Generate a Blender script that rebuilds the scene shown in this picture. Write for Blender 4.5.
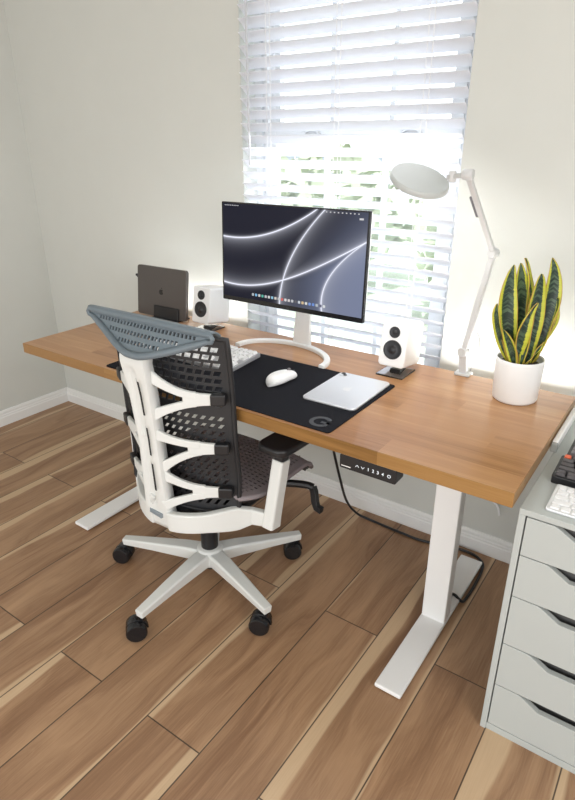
import bpy, bmesh, math, random
from mathutils import Vector, Matrix
S = bpy.context.scene
for o in list(bpy.data.objects): bpy.data.objects.remove(o)
PI = math.pi
rnd = random.Random(7)

# ---------------------------------------------------------------- camera
cd = bpy.data.cameras.new('camera'); cam = bpy.data.objects.new('camera', cd)
S.collection.objects.link(cam)
cam.location = (3.01723, -1.94321, 1.44951)
cam.rotation_euler = (PI/2 - 0.41272, 0.00238, 0.61297)
cd.sensor_fit = 'VERTICAL'; cd.sensor_height = 36; cd.lens = 588.6/800*36
cd.clip_start = .02
S.camera = cam

# ---------------------------------------------------------------- world, lights, exposure
S.view_settings.view_transform = 'Standard'; S.view_settings.look = 'None'
S.view_settings.exposure = -0.1; S.view_settings.gamma = 1; S.view_settings.use_curve_mapping = False
w = bpy.data.worlds.new('sky'); S.world = w; w.use_nodes = True
nt = w.node_tree; nt.nodes.clear()
wo = nt.nodes.new('ShaderNodeOutputWorld'); bg = nt.nodes.new('ShaderNodeBackground')
tc = nt.nodes.new('ShaderNodeTexCoord'); sx = nt.nodes.new('ShaderNodeSeparateXYZ')
mr = nt.nodes.new('ShaderNodeMapRange'); mr.inputs[1].default_value = -.1; mr.inputs[2].default_value = .35
mx = nt.nodes.new('ShaderNodeMix'); mx.data_type = 'RGBA'
mx.inputs[6].default_value = (.36, .36, .355, 1)      # the room's own side
mx.inputs[7].default_value = (3.6, 3.7, 3.9, 1)      # bright hazy sky on the window side
nt.links.new(tc.outputs['Generated'], sx.inputs[0]); nt.links.new(sx.outputs[1], mr.inputs[0])
nt.links.new(mr.outputs[0], mx.inputs[0]); nt.links.new(mx.outputs[2], bg.inputs[0])
nt.links.new(bg.outputs[0], wo.inputs[0])
bg.inputs[1].default_value = 1.0

def area(name, loc, target, sx_, sy_, power, col=(1, 1, 1)):
    l = bpy.data.lights.new(name, 'AREA'); l.shape = 'RECTANGLE'; l.size = sx_; l.size_y = sy_
    l.energy = power; l.color = col
    o = bpy.data.objects.new(name, l); S.collection.objects.link(o); o.location = loc
    d = Vector(target)-Vector(loc); o.rotation_euler = d.to_track_quat('-Z', 'Y').to_euler()
    return o
area('window_daylight', (1.88, -.03, 1.5), (1.95, -2.0, .55), .85, 1.5, 11, (.95, .98, 1))
area('side_window_daylight', (4.6, -2.2, 1.7), (1.9, -.6, .4), 1.6, 1.6, 36, (1, .985, .965))
area('front_fill', (2.3, -4.1, .95), (1.8, 0, .5), 3.2, 1.8, 72, (.99, 1, .99))  # added fill from behind the camera, lifts the wall under the desk
area('desk_back_glow', (1.19, -.085, .722), (1.19, -.055, 2.0), .46, .03, 1.7, (1, .99, .97))
area('desk_back_glow', (2.56, -.085, .722), (2.56, -.055, 2.0), .42, .03, 1.9, (1, .99, .97))
sn = bpy.data.lights.new('sun', 'SUN'); sn.energy = 6.5; sn.angle = .02; so = bpy.data.objects.new('sun', sn); S.collection.objects.link(so)
so.rotation_euler = Vector((-.15, .50, -.86)).to_track_quat('-Z', 'Y').to_euler()

# ---------------------------------------------------------------- node helpers
def mat(name, col=(.8, .8, .8), rough=.5, metal=0, spec=.5, emit=None, es=1, alpha=1, bump=0, bscale=200, var=0, vscale=8, sub=0, coat=0, trans=0):
    m = bpy.data.materials.new(name); m.use_nodes = True
    n = m.node_tree.nodes; L = m.node_tree.links; b = n['Principled BSDF']
    b.inputs['Base Color'].default_value = (*col, 1); b.inputs['Roughness'].default_value = rough
    b.inputs['Metallic'].default_value = metal; b.inputs['Specular IOR Level'].default_value = spec
    b.inputs['Coat Weight'].default_value = coat
    if emit: b.inputs['Emission Color'].default_value = (*emit, 1); b.inputs['Emission Strength'].default_value = es
    tcn = n.new('ShaderNodeTexCoord')
    if True:
        nz = n.new('ShaderNodeTexNoise'); nz.inputs['Scale'].default_value = vscale; nz.inputs['Detail'].default_value = 4
        L.new(tcn.outputs['Object'], nz.inputs['Vector'])
        r = n.new('ShaderNodeMapRange'); r.inputs[3].default_value = 1-var-.01; r.inputs[4].default_value = 1+var+.01
        L.new(nz.outputs[0], r.inputs[0])
        v = n.new('ShaderNodeVectorMath'); v.operation = 'SCALE'; v.inputs[0].default_value = col
        L.new(r.outputs[0], v.inputs['Scale']); L.new(v.outputs[0], b.inputs['Base Color'])
    if bump:
        nb = n.new('ShaderNodeTexNoise'); nb.inputs['Scale'].default_value = bscale; nb.inputs['Detail'].default_value = 3
        L.new(tcn.outputs['Object'], nb.inputs['Vector'])
        bp = n.new('ShaderNodeBump'); bp.inputs['Strength'].default_value = bump; bp.inputs['Distance'].default_value = .002
        L.new(nb.outputs[0], bp.inputs['Height']); L.new(bp.outputs[0], b.inputs['Normal'])
    return m

class NT:
    """tiny expression builder on a node tree"""
    def __init__(s, m): s.t = m.node_tree; s.n = s.t.nodes; s.L = s.t.links
    def put(s, sock, v):
        if isinstance(v, (int, float)): sock.default_value = v
        elif isinstance(v, tuple): sock.default_value = v if len(v) == len(sock.default_value) else (*v, 1)
        else: s.L.new(v, sock)
    def m(s, op, a, b=0, c=0):
        x = s.n.new('ShaderNodeMath'); x.operation = op
        s.put(x.inputs[0], a); s.put(x.inputs[1], b); s.put(x.inputs[2], c); return x.outputs[0]
    def vec(s, x, y, z):
        c = s.n.new('ShaderNodeCombineXYZ'); s.put(c.inputs[0], x); s.put(c.inputs[1], y); s.put(c.inputs[2], z); return c.outputs[0]
    def noise(s, v, sc=1, det=4, ro=.5, dist=0):
        x = s.n.new('ShaderNodeTexNoise'); s.L.new(v, x.inputs['Vector']); x.inputs['Scale'].default_value = sc
        x.inputs['Detail'].default_value = det; x.inputs['Roughness'].default_value = ro; x.inputs['Distortion'].default_value = dist
        return x.outputs[0]
    def white(s, v):
        x = s.n.new('ShaderNodeTexWhiteNoise'); s.L.new(v, x.inputs['Vector']); return x.outputs[0]
    def ss(s, v, a, b, c=0., d=1.):
        x = s.n.new('ShaderNodeMapRange'); x.interpolation_type = 'SMOOTHSTEP'
        s.put(x.inputs[0], v); s.put(x.inputs[1], a); s.put(x.inputs[2], b); s.put(x.inputs[3], c); s.put(x.inputs[4], d); return x.outputs[0]
    def mix(s, f, a, b):
        x = s.n.new('ShaderNodeMix'); x.data_type = 'RGBA'; s.put(x.inputs[0], f); s.put(x.inputs[6], a); s.put(x.inputs[7], b); return x.outputs[2]
    def xyz(s, out='Object'):
        t = s.n.new('ShaderNodeTexCoord'); q = s.n.new('ShaderNodeSeparateXYZ'); s.L.new(t.outputs[out], q.inputs[0]); return q.outputs

def plank_floor_material():
    m = mat('oak_plank_flooring', rough=.42); N = NT(m); b = N.n['Principled BSDF']
    X, Y, Z = N.xyz()
    px = N.m('DIVIDE', N.m('SUBTRACT', X, .102), .194); i = N.m('FLOOR', px); fx = N.m('FRACT', px)
    odd = N.m('ABSOLUTE', N.m('MODULO', i, 2))
    py = N.m('DIVIDE', N.m('SUBTRACT', N.m('ADD', Y, 1.235), N.m('MULTIPLY', odd, .62)), 1.24)
    j = N.m('FLOOR', py); fy = N.m('FRACT', py)
    r = N.white(N.vec(i, j, 3.3)); r2 = N.white(N.vec(j, i, 9.1))
    off = N.m('MULTIPLY', r, 37.0)
    warp = N.noise(N.vec(N.m('MULTIPLY', X, 5), N.m('ADD', N.m('MULTIPLY', Y, 1.1), off), off), 1, 3)
    g = N.noise(N.vec(N.m('ADD', N.m('MULTIPLY', X, 15), N.m('MULTIPLY', warp, 6)), N.m('ADD', N.m('MULTIPLY', Y, 1.3), off), off), 1, 5, .6)
    fine = N.noise(N.vec(N.m('MULTIPLY', X, 260), N.m('ADD', N.m('MULTIPLY', Y, 7), off), off), 1, 3, .6)
    tone = N.m('ADD', N.m('MULTIPLY', g, .75), N.m('MULTIPLY', fine, .25))
    col = N.mix(N.ss(tone, .30, .70), (.225, .117, .060), (.45, .275, .155))
    col = N.mix(N.m('MULTIPLY', r2, .55), col, N.mix(N.ss(tone, .3, .7), (.24, .130, .070), (.40, .245, .140)))
    # pale sapwood bands that hug one plank edge
    edge = N.m('ADD', fx, N.m('MULTIPLY', N.m('SUBTRACT', warp, .5), .55))
    lo = N.m('SUBTRACT', N.m('MULTIPLY', r, .34), .10)
    sap = N.m('MULTIPLY', N.ss(N.m('SUBTRACT', edge, lo), .025, -.02), .8)
    sap2 = N.m('MULTIPLY', N.ss(N.m('SUBTRACT', edge, N.m('SUBTRACT', 1.12, N.m('MULTIPLY', r2, .24))), -.02, .03), .7)
    col = N.mix(N.m('MAXIMUM', sap, sap2), col, N.mix(fine, (.56, .39, .235), (.68, .51, .33)))
    # knots
    kv = N.n.new('ShaderNodeTexVoronoi'); kv.inputs['Scale'].default_value = 1
    N.L.new(N.vec(N.m('MULTIPLY', X, 4.3), N.m('ADD', N.m('MULTIPLY', Y, 1.5), off), 0.), kv.inputs['Vector'])
    kd = N.m('ADD', kv.outputs['Distance'], N.m('MULTIPLY', N.m('SUBTRACT', g, .5), .12))
    col = N.mix(N.m('MULTIPLY', N.ss(kd, .11, .03), .6), col, (.11, .058, .03))
    gx = N.m('MINIMUM', fx, N.m('SUBTRACT', 1., fx)); gy = N.m('MINIMUM', fy, N.m('SUBTRACT', 1., fy))
    gap = N.m('MAXIMUM', N.ss(gx, .013, .006), N.ss(gy, .0020, .0009))
    col = N.mix(N.m('MULTIPLY', gap, .88), col, (.035, .022, .014))
    N.L.new(col, b.inputs['Base Color'])
    N.L.new(N.ss(tone, .3, .7, .50, .38), b.inputs['Roughness'])
    bp = N.n.new('ShaderNodeBump'); bp.inputs['Strength'].default_value = .25; bp.inputs['Distance'].default_value = .002
    N.L.new(N.m('SUBTRACT', N.m('MULTIPLY', tone, .4), gap), bp.inputs['Height']); N.L.new(bp.outputs[0], b.inputs['Normal'])
    return m

def stave_material(name, c0, c1, c2):
    """butcher-block staves running along x"""
    m = mat(name, rough=.28); N = NT(m); b = N.n['Principled BSDF']
    X, Y, Z = N.xyz()
    py = N.m('DIVIDE', N.m('ADD', Y, 5.0), .088); i = N.m('FLOOR', py); fy = N.m('FRACT', py)
    r0 = N.white(N.vec(i, 2., 5.))
    pxx = N.m('ADD', N.m('DIVIDE', X, .52), N.m('MULTIPLY', r0, 7.)); j = N.m('FLOOR', pxx)
    r = N.white(N.vec(i, j, 1.)); off = N.m('MULTIPLY', r, 41.)
    g = N.noise(N.vec(N.m('ADD', N.m('MULTIPLY', X, 2.), off), N.m('MULTIPLY', Y, 34), N.m('MULTIPLY', Z, 30)), 1, 5, .6, .4)
    f = N.noise(N.vec(N.m('ADD', N.m('MULTIPLY', X, 9.), off), N.m('MULTIPLY', Y, 330), N.m('MULTIPLY', Z, 330)), 1, 2, .5)
    t = N.m('ADD', N.m('MULTIPLY', g, .7), N.m('ADD', N.m('MULTIPLY', f, .2), N.m('MULTIPLY', N.m('SUBTRACT', r, .5), .22)))
    col = N.mix(N.ss(t, .22, .46), c0, c1); col = N.mix(N.ss(t, .46, .72), col, c2)
    N.L.new(col, b.inputs['Base Color'])
    return m

M = {}
M['floor'] = plank_floor_material()
M['wall'] = mat('warm_white_paint', (.625, .637, .607), .85, spec=.15, bump=.12, bscale=120, var=.01)
M['trim'] = mat('white_trim_paint', (.82, .825, .82), .45, spec=.3)
M['desk'] = stave_material('oak_veneer_staves', (.30, .138, .054), (.42, .212, .092), (.52, .290, .138))
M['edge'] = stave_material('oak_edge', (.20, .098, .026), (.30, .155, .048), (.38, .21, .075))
M['white'] = mat('white_powder_coat', (.88, .885, .885), .42, spec=.4)
M['chairwhite'] = mat('white_moulded_plastic', (.72, .735, .72), .4, spec=.4, bump=.03, bscale=500)
M['black'] = mat('black_plastic', (.012, .012, .014), .4)
M['rubber'] = mat('glossy_black_nylon', (.010, .010, .012), .25)
M['mesh'] = mat('black_perforated_back', (.014, .0145, .017), .5, bump=.1, bscale=700)
M['seat'] = mat('grey_plum_seat_fabric', (.27, .232, .243), .8, bump=.4, bscale=900, var=.1)
M['slate'] = mat('slate_blue_plastic', (.145, .182, .212), .4, bump=.06, bscale=600)
M['slotshade'] = mat('painted_slot_shade', (.02, .02, .022), .8)  # near-black colour standing in for shade inside the spine slots
M['greylabel'] = mat('grey_nameplate', (.22, .26, .29), .4)
M['mat'] = mat('navy_black_cloth', (.006, .0064, .0105), .85, spec=.2, bump=.3, bscale=1500)
M['logo'] = mat('grey_print', (.055, .057, .066), .7)
M['silver'] = mat('silver_aluminium', (.80, .81, .83), .32, metal=.55)
M['mirror'] = mat('polished_grey_steel', (.62, .60, .58), .12, metal=1)
M['spacegrey'] = mat('space_grey_aluminium', (.11, .098, .093), .42, metal=.5)
M['darklogo'] = mat('dark_glossy_logo', (.04, .036, .034), .2, metal=.4)
M['key'] = mat('white_keycap', (.84, .84, .85), .4)
M['keygrey'] = mat('grey_keycap', (.20, .19, .20), .5)
M['keydark'] = mat('charcoal_keycap', (.075, .068, .072), .5)
M['keyred'] = mat('orange_red_keycap', (.75, .13, .05), .45)
M['kbody'] = mat('silver_keyboard_body', (.40, .40, .42), .4, metal=.3)
M['spk'] = mat('satin_white_lacquer', (.86, .86, .865), .32)
M['cone'] = mat('black_cone', (.016, .016, .019), .38)
M['lampw'] = mat('lamp_white', (.60, .605, .61), .4)
M['lampgrey'] = mat('lamp_head_grey', (.50, .525, .52), .45)
M['diff'] = mat('lamp_diffuser', (.9, .9, .88), .5, emit=(1, .985, .955), es=34)
M['pot'] = mat('white_ceramic', (.84, .84, .84), .35, coat=.2)
M['soil'] = mat('potting_soil', (.07, .055, .04), .95, bump=1, bscale=90, var=.4, vscale=60)
M['cab'] = mat('white_foil_cabinet', (.47, .50, .49), .5, spec=.3)
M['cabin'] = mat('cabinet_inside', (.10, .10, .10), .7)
M['pvc'] = mat('window_vinyl', (.80, .82, .85), .4)
M['cord'] = mat('white_cord', (.85, .85, .87), .7)
M['text'] = mat('white_print', (.75, .75, .75), .6, emit=(.8, .8, .8), es=.0)
M['btn'] = mat('backlit_button', (.7, .75, .8), .5, emit=(.75, .82, .9), es=.45)
M['screenframe'] = mat('screen_bezel', (.008, .008, .010), .25)

# slats: thin painted wood that lets a little daylight through
m = mat('white_blind_slat', (.86, .87, .91), .45, spec=.3); N = NT(m); b = N.n['Principled BSDF']
tr = N.n.new('ShaderNodeBsdfTranslucent'); tr.inputs[0].default_value = (.86, .88, .95, 1)
ms = N.n.new('ShaderNodeMixShader'); ms.inputs[0].default_value = .2
N.L.new(b.outputs[0], ms.inputs[1]); N.L.new(tr.outputs[0], ms.inputs[2]); N.L.new(ms.outputs[0], N.n['Material Output'].inputs[0])
M['slat'] = m
m = bpy.data.materials.new('window_glass'); m.use_nodes = True; N = NT(m); N.n.remove(N.n['Principled BSDF'])
t = N.n.new('ShaderNodeBsdfTransparent'); g = N.n.new('ShaderNodeBsdfGlossy'); g.inputs['Roughness'].default_value = .02
ms = N.n.new('ShaderNodeMixShader'); ms.inputs[0].default_value = .06
t.inputs[0].default_value = (.95, .97, .97, 1)
N.L.new(t.outputs[0], ms.inputs[1]); N.L.new(g.outputs[0], ms.inputs[2]); N.L.new(ms.outputs[0], N.n['Material Output'].inputs[0])
M['glass'] = m

# ---------------------------------------------------------------- mesh helpers
class MB:
    def __init__(s): s.b = bmesh.new()
    def face(s, pts):
        return s.b.faces.new([s.b.verts.new(p) for p in pts])
    def box(s, x0, x1, y0, y1, z0, z1, mtx=None):
        v = [Vector((x, y, z)) for z in (z0, z1) for y in (y0, y1) for x in (x0, x1)]
        if mtx: v = [mtx @ p for p in v]
        v = [s.b.verts.new(p) for p in v]
        for f in ((0, 2, 3, 1), (4, 5, 7, 6), (0, 1, 5, 4), (2, 6, 7, 3), (0, 4, 6, 2), (1, 3, 7, 5)): s.b.faces.new([v[k] for k in f])
        return s
    def prism(s, poly, h, mtx):
        """poly in local xy, extruded 0..h on local z, placed by mtx"""
        a = [s.b.verts.new(mtx @ Vector((p[0], p[1], 0))) for p in poly]
        c = [s.b.verts.new(mtx @ Vector((p[0], p[1], h))) for p in poly]
        s.b.faces.new(a[::-1]); s.b.faces.new(c); n = len(poly)
        for k in range(n): s.b.faces.new([a[k], a[(k+1) % n], c[(k+1) % n], c[k]])
        return s
    def lathe(s, prof, n=40, mtx=None, cap=True):
        mtx = mtx or Matrix()
        rings = []
        for r, z in prof:
            if r < 1e-6: rings.append([s.b.verts.new(mtx @ Vector((0, 0, z)))])
            else: rings.append([s.b.verts.new(mtx @ Vector((r*math.cos(2*PI*k/n), r*math.sin(2*PI*k/n), z))) for k in range(n)])
        for a, c in zip(rings, rings[1:]):
            if len(a) == 1 and len(c) == 1: continue
            for k in range(n):
                q = (k+1) % n
                if len(a) == 1: s.b.faces.new([a[0], c[q], c[k]])
                elif len(c) == 1: s.b.faces.new([a[k], a[q], c[0]])
                else: s.b.faces.new([a[k], a[q], c[q], c[k]])
        if cap:
            if len(rings[0]) > 1: s.b.faces.new(rings[0][::-1])
            if len(rings[-1]) > 1: s.b.faces.new(rings[-1])
        return s
    def sweep(s, pts, sec, up=(0, 0, 1), closed=False, caps=True):
        """sec: list of 2d section polygons (side, up) per point, or one for all"""
        pts = [Vector(p) for p in pts]; n = len(pts); up = Vector(up); rings = []
        for k, p in enumerate(pts):
            a = pts[k-1] if (k > 0 or closed) else p; c = pts[(k+1) % n] if (k < n-1 or closed) else p
            t = (c-a).normalized(); sd = t.cross(up)
            if sd.length < 1e-4: sd = Vector((1, 0, 0))
            sd.normalize(); u = sd.cross(t)
            q = sec[k] if isinstance(sec[0][0], (list, tuple)) else sec
            rings.append([s.b.verts.new(p+sd*x+u*y) for x, y in q])
        m = len(rings[0])
        for k in range(n if closed else n-1):
            a = rings[k]; c = rings[(k+1) % n]
            for q in range(m): s.b.faces.new([a[q], a[(q+1) % m], c[(q+1) % m], c[q]])
        if caps and not closed: s.b.faces.new(rings[0][::-1]); s.b.faces.new(rings[-1])
        return s
    def tube(s, pts, r, n=10, up=(0, 0, 1), closed=False):
        rr = r if isinstance(r, (list, tuple)) else [r]*len(pts)
        return s.sweep(pts, [[(q*math.cos(2*PI*k/n), q*math.sin(2*PI*k/n)) for k in range(n)] for q in rr], up, closed)
    def grid(s, f, nu, nv, skip=None):
        V = [[s.b.verts.new(f(i/nu, j/nv)) for i in range(nu+1)] for j in range(nv+1)]
        for j in range(nv):
            for i in range(nu):
                if skip and skip(i, j): continue
                s.b.faces.new([V[j][i], V[j][i+1], V[j+1][i+1], V[j+1][i]])
        return s
    def perforated(s, f, nu, nv, hole):
        """grid whose cell i,j has a hole; hole(i,j) -> (fx, fy) fraction or None for a solid cell"""
        V = [[s.b.verts.new(f(i/nu, j/nv)) for i in range(nu+1)] for j in range(nv+1)]
        for j in range(nv):
            for i in range(nu):
                c = [V[j][i], V[j][i+1], V[j+1][i+1], V[j+1][i]]
                h = hole(i, j)
                if not h: s.b.faces.new(c); continue
                hx, hy, sh = (*h, 0)[:3]
                q = [s.b.verts.new(f((i+.5+a*hx/2+b*sh)/nu, (j+.5+b*hy/2)/nv)) for a, b in ((-1, -1), (1, -1), (1, 1), (-1, 1))]
                for k in range(4): s.b.faces.new([c[k], c[(k+1) % 4], q[(k+1) % 4], q[k]])
        return s
    def build(s, name, m, parent=None, bevel=0, seg=2, smooth=False, solid=0, subs=0, weld=False, off=0):
        me = bpy.data.meshes.new(name)
        if weld: bmesh.ops.remove_doubles(s.b, verts=s.b.verts, dist=1e-5)
        bmesh.ops.recalc_face_normals(s.b, faces=s.b.faces)
        s.b.to_mesh(me); s.b.free()
        for q in (m if isinstance(m, list) else [m]): me.materials.append(M[q] if isinstance(q, str) else q)
        if smooth:
            for p in me.polygons: p.use_smooth = True
        o = bpy.data.objects.new(name, me); S.collection.objects.link(o)
        if solid: k = o.modifiers.new('s', 'SOLIDIFY'); k.thickness = solid; k.offset = off
        if bevel: k = o.modifiers.new('b', 'BEVEL'); k.width = bevel; k.segments = seg; k.limit_method = 'ANGLE'; k.angle_limit = .6
        if subs: k = o.modifiers.new('u', 'SUBSURF'); k.levels = subs; k.render_levels = subs
        if smooth == 'auto':
            me.set_sharp_from_angle(angle=.7)
        if parent: o.parent = parent
        return o

def thing(name, label, cat, loc=(0, 0, 0), rz=0, group=None):
    o = bpy.data.objects.new(name, None); o.empty_display_size = .05; S.collection.objects.link(o)
    o.location = loc; o.rotation_euler = (0, 0, rz); return tag(o, label, cat, group)
def tag(o, label, cat, group=None):
    o['label'] = label; o['category'] = cat
    if group: o['group'] = group
    return o
def struct(o): o['kind'] = 'structure'; return o
def rrect(w_, h_, r, n=5, cx=0, cy=0):
    P = []
    for (x, y, a) in ((w_/2-r, h_/2-r, 0), (-w_/2+r, h_/2-r, PI/2), (-w_/2+r, -h_/2+r, PI), (w_/2-r, -h_/2+r, 1.5*PI)):
        for k in range(n+1): t = a+PI/2*k/n; P.append((cx+x+r*math.cos(t), cy+y+r*math.sin(t)))
    return P
def T(x, y, z): return Matrix.Translation((x, y, z))
def RX(a): return Matrix.Rotation(a, 4, 'X')
def RY(a): return Matrix.Rotation(a, 4, 'Y')
def RZ(a): return Matrix.Rotation(a, 4, 'Z')
def spline(P, n=8):
    P = [Vector(p) for p in P]; out = []
    for k in range(len(P)-1):
        p0 = P[max(k-1, 0)]; p1 = P[k]; p2 = P[k+1]; p3 = P[min(k+2, len(P)-1)]
        for q in range(n):
            t = q/n
            out.append(.5*((2*p1)+(p2-p0)*t+(2*p0-5*p1+4*p2-p3)*t*t+(3*p1-p0-3*p2+p3)*t**3))
    return out+[P[-1]]
def interp(tab, x):
    if x <= tab[0][0]: return tab[0][1]
    for (a, b), (c, d) in zip(tab, tab[1:]):
        if x <= c: return b+(d-b)*(x-a)/(c-a)
    return tab[-1][1]
def text_mesh(body, size, name, m, mtx, parent, depth=.0004, bold=0):
    c = bpy.data.curves.new(name, 'FONT'); c.body = body; c.size = size; c.align_x = 'CENTER'; c.align_y = 'CENTER'; c.extrude = depth; c.offset = bold
    o = bpy.data.objects.new(name, c); S.collection.objects.link(o)
    bpy.context.view_layer.update()
    me = bpy.data.meshes.new_from_object(o.evaluated_get(bpy.context.evaluated_depsgraph_get()))
    S.collection.objects.unlink(o); bpy.data.objects.remove(o)
    me.transform(mtx); me.materials.clear(); me.materials.append(M[m])
    r = bpy.data.objects.new(name, me); S.collection.objects.link(r); r.parent = parent; return r
def apple_poly():
    P = []
    for k in range(48):
        t = 2*PI*k/48; r = 1+.10*math.cos(2*(t-PI/2))*-.6
        x = r*math.cos(t)*.92; y = r*math.sin(t)
        if abs(t-PI/2) < .5: y -= .16*(1-abs(t-PI/2)/.5)
        if abs(t-1.5*PI) < .4: y += .10*(1-abs(t-1.5*PI)/.4)
        if abs(t-.12) < .42 or abs(t-.12-2*PI) < .42:
            d = min(abs(t-.12), abs(t-.12-2*PI)); x -= .36*math.sqrt(max(0, 1-(d/.42)**2))
        P.append((x, y))
    return P
def apple_logo(parent, name, m, mtx, s, h=.0004):
    b = MB(); b.prism([(x*s, y*s) for x, y in apple_poly()], h, mtx)
    leaf = [(.02, 1.0), (.06, 1.28), (.20, 1.45), (.40, 1.52), (.38, 1.28), (.24, 1.08)]
    b.prism([(x*s, y*s) for x, y in leaf], h, mtx)
    return b.build(name, m, parent)

# ================================================================ SETTING
WX0, WX1, WZ0, WZ1 = 1.437, 2.318, .60, 2.36
struct(MB().box(-.15, 5.2, -4.2, .17, -.08, 0).build('floor', 'floor'))
struct(MB().box(-.15, 5.2, -4.2, .17, 2.62, 2.72).build('ceiling', 'wall'))
struct(MB().box(-.15, 0, -4.2, .17, 0, 2.62).build('wall_left', 'wall'))
b = MB()
b.box(0, WX0, 0, .17, 0, 2.62); b.box(WX1, 5.2, 0, .17, 0, 2.62); b.box(WX0, WX1, 0, .17, 0, WZ0); b.box(WX0, WX1, 0, .17, WZ1, 2.62)
struct(b.build('wall_back', 'wall'))
def base_profile(): return [(0, 0), (.016, 0), (.016, .048), (.013, .052), (.013, .060), (.010, .064), (.010, .074), (.006, .085), (0, .085)]
b = MB(); b.sweep([(0, 0, 0), (5.2, 0, 0)], [(x, y) for x, y in base_profile()]); struct(b.build('baseboard_back', 'trim'))
b = MB(); b.sweep([(0, -4.2, 0), (0, 0, 0)], [(x, y) for x, y in base_profile()]); struct(b.build('baseboard_left', 'trim'))

# window: vinyl double-hung behind the blind
win = bpy.data.objects.new('window_1', None); S.collection.objects.link(win); win.location = (0, 0, 0); struct(win)
b = MB()
for x0, x1, y0, y1 in ((WX0, WX0+.03, .085, .16), (WX0+.03, WX0+.042, .10, .15), (WX0+.042, WX0+.056, .092, .15), (WX1-.03, WX1, .085, .16), (WX1-.042, WX1-.03, .10, .15), (WX1-.056, WX1-.042, .092, .15)):
    b.box(x0, x1, y0, y1, WZ0, WZ1)
b.box(WX0+.056, WX1-.056, .085, .16, WZ0, WZ0+.03); b.box(WX0+.056, WX1-.056, .085, .16, WZ1-.03, WZ1)
b.build('window_frame', 'pvc', win)
for nm, z0, z1, y in (('upper_sash', 1.462, WZ1-.03, .135), ('lower_sash', WZ0+.03, 1.492, .105)):
    b = MB(); a0, a1 = WX0+.05, WX1-.05
    b.box(a0, a0+.045, y-.014, y+.014, z0, z1); b.box(a1-.045, a1, y-.014, y+.014, z0, z1)
    b.box(a0+.045, a1-.045, y-.014, y+.014, z0, z0+.035); b.box(a0+.045, a1-.045, y-.014, y+.014, z1-.035, z1)
    for xm in (1.762, 2.006): b.box(xm-.009, xm+.009, y-.008, y+.008, z0+.035, z1-.035)
    sh = b.build(nm, 'pvc', win)
    MB().box(a0+.03, a1-.03, y-.002, y+.002, z0+.02, z1-.02).build('glass_pane', 'glass', sh)
for xs in (1.70, 2.10):
    b = MB(); b.tube([(xs-.035+.07*k/10, .086, 1.477+.018*math.sin(PI*k/10)) for k in range(11)], .005, 8, up=(0, 1, 0))
    b.box(xs-.04, xs+.04, .080, .092, 1.468, 1.478); b.build('sash_lock', 'pvc', win)
MB().box(WX0, WX1, -.030, .085, WZ0-.02, WZ0).build('window_sill', 'trim', win)

# the blind
bl = thing('window_blind', 'white horizontal slat blind hung in the window, open slats over its lower half', 'blind', (1.88, .008, .62))
b = MB(); ang = math.radians(34); NS = 40
zt = 1.885+.0427*11
zs = []
z = zt
while z > .66: zs.append(z); z -= .0427
for z in zs:
    P = []
    for k in range(7):
        s_ = -.025+.05*k/6; arch = .0022*(1-(s_/.025)**2)
        P.append((s_*math.cos(ang)+arch*math.sin(ang), -s_*math.sin(ang)+arch*math.cos(ang)))
    Q = [(y+.0026*math.sin(ang), zz+.0026*math.cos(ang)) for y, zz in P[::-1]]
    sec = [(y, zz+z-.62) for y, zz in P+Q]
    a = [b.b.verts.new((-.440, y, zz)) for y, zz in sec]; c = [b.b.verts.new((.435, y, zz)) for y, zz in sec]
    b.b.faces.new(a); b.b.faces.new(c[::-1])
    for k in range(len(sec)): q = (k+1) % len(sec); b.b.faces.new([a[k], a[q], c[q], c[k]])
b.build('slats', 'slat', bl)
for xc in (-.31, -.02, .30):
    b = MB()
    for yy in (-.026, .026): b.tube([(xc, yy, .02), (xc, yy, zt-.60)], .0011, 6)
    b.tube([(xc+.018, -.027, .02), (xc+.018, -.027, zt-.60)], .0013, 6)
    b.build('ladder_cord', 'cord', bl)
MB().box(-.440, .435, -.024, .024, .012, .030).build('bottom_rail', 'slat', bl, .004)
MB().box(-.441, .436, -.030, .030, zt-.60, zt-.55).build('head_rail', 'slat', bl, .003)
b = MB(); b.tube([(-.385, -.040, zt-.61), (-.382, -.042, 1.37-.62)], .0045, 8); b.build('tilt_wand', mat('wand_grey', (.55, .56, .60), .3), bl)

# outside
M['fence'] = mat('grey_blue_paint', (.42, .46, .55), .8)
g = MB().box(-14, 18, .6, 26, -.55, -.5).build('lawn', mat('lawn_green', (.46, .52, .40), .9, var=.2, vscale=3)); g['kind'] = 'structure'
M['leafout'] = mat('garden_foliage', (.52, .57, .42), .6, var=.35, vscale=2)
M['bark'] = mat('garden_bark', (.20, .15, .11), .9, var=.3)
def shrub(loc, r, h, label, seed, nl):
    q = random.Random(seed); t = thing('garden_shrub', label, 'shrub', loc, 0, 'shrubs outside the window')
    b = MB()
    for k in range(nl):
        th = q.uniform(0, 2*PI); u = q.uniform(-1, 1); rr = q.random()**.4
        c = Vector((r*rr*math.sqrt(1-u*u)*math.cos(th), r*rr*math.sqrt(1-u*u)*math.sin(th), h*.58+h*.42*rr*u))
        a = Vector((q.gauss(0, 1), q.gauss(0, 1), q.gauss(0, 1))).normalized(); d = a.orthogonal().normalized(); s_ = q.uniform(.05, .10)*r
        b.face([c-a*s_*2, c+d*s_, c+a*s_*2, c-d*s_])
    b.build('foliage', 'leafout', t)
    b = MB()
    for k in range(5):
        a = 2*PI*k/5; b.tube([(.03*math.cos(a), .03*math.sin(a), 0), (r*.3*math.cos(a), r*.3*math.sin(a), h*.4), (r*.5*math.cos(a+.3), r*.5*math.sin(a+.3), h*.75)], [.03, .02, .008], 6)
    b.build('stem', 'bark', t)
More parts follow.
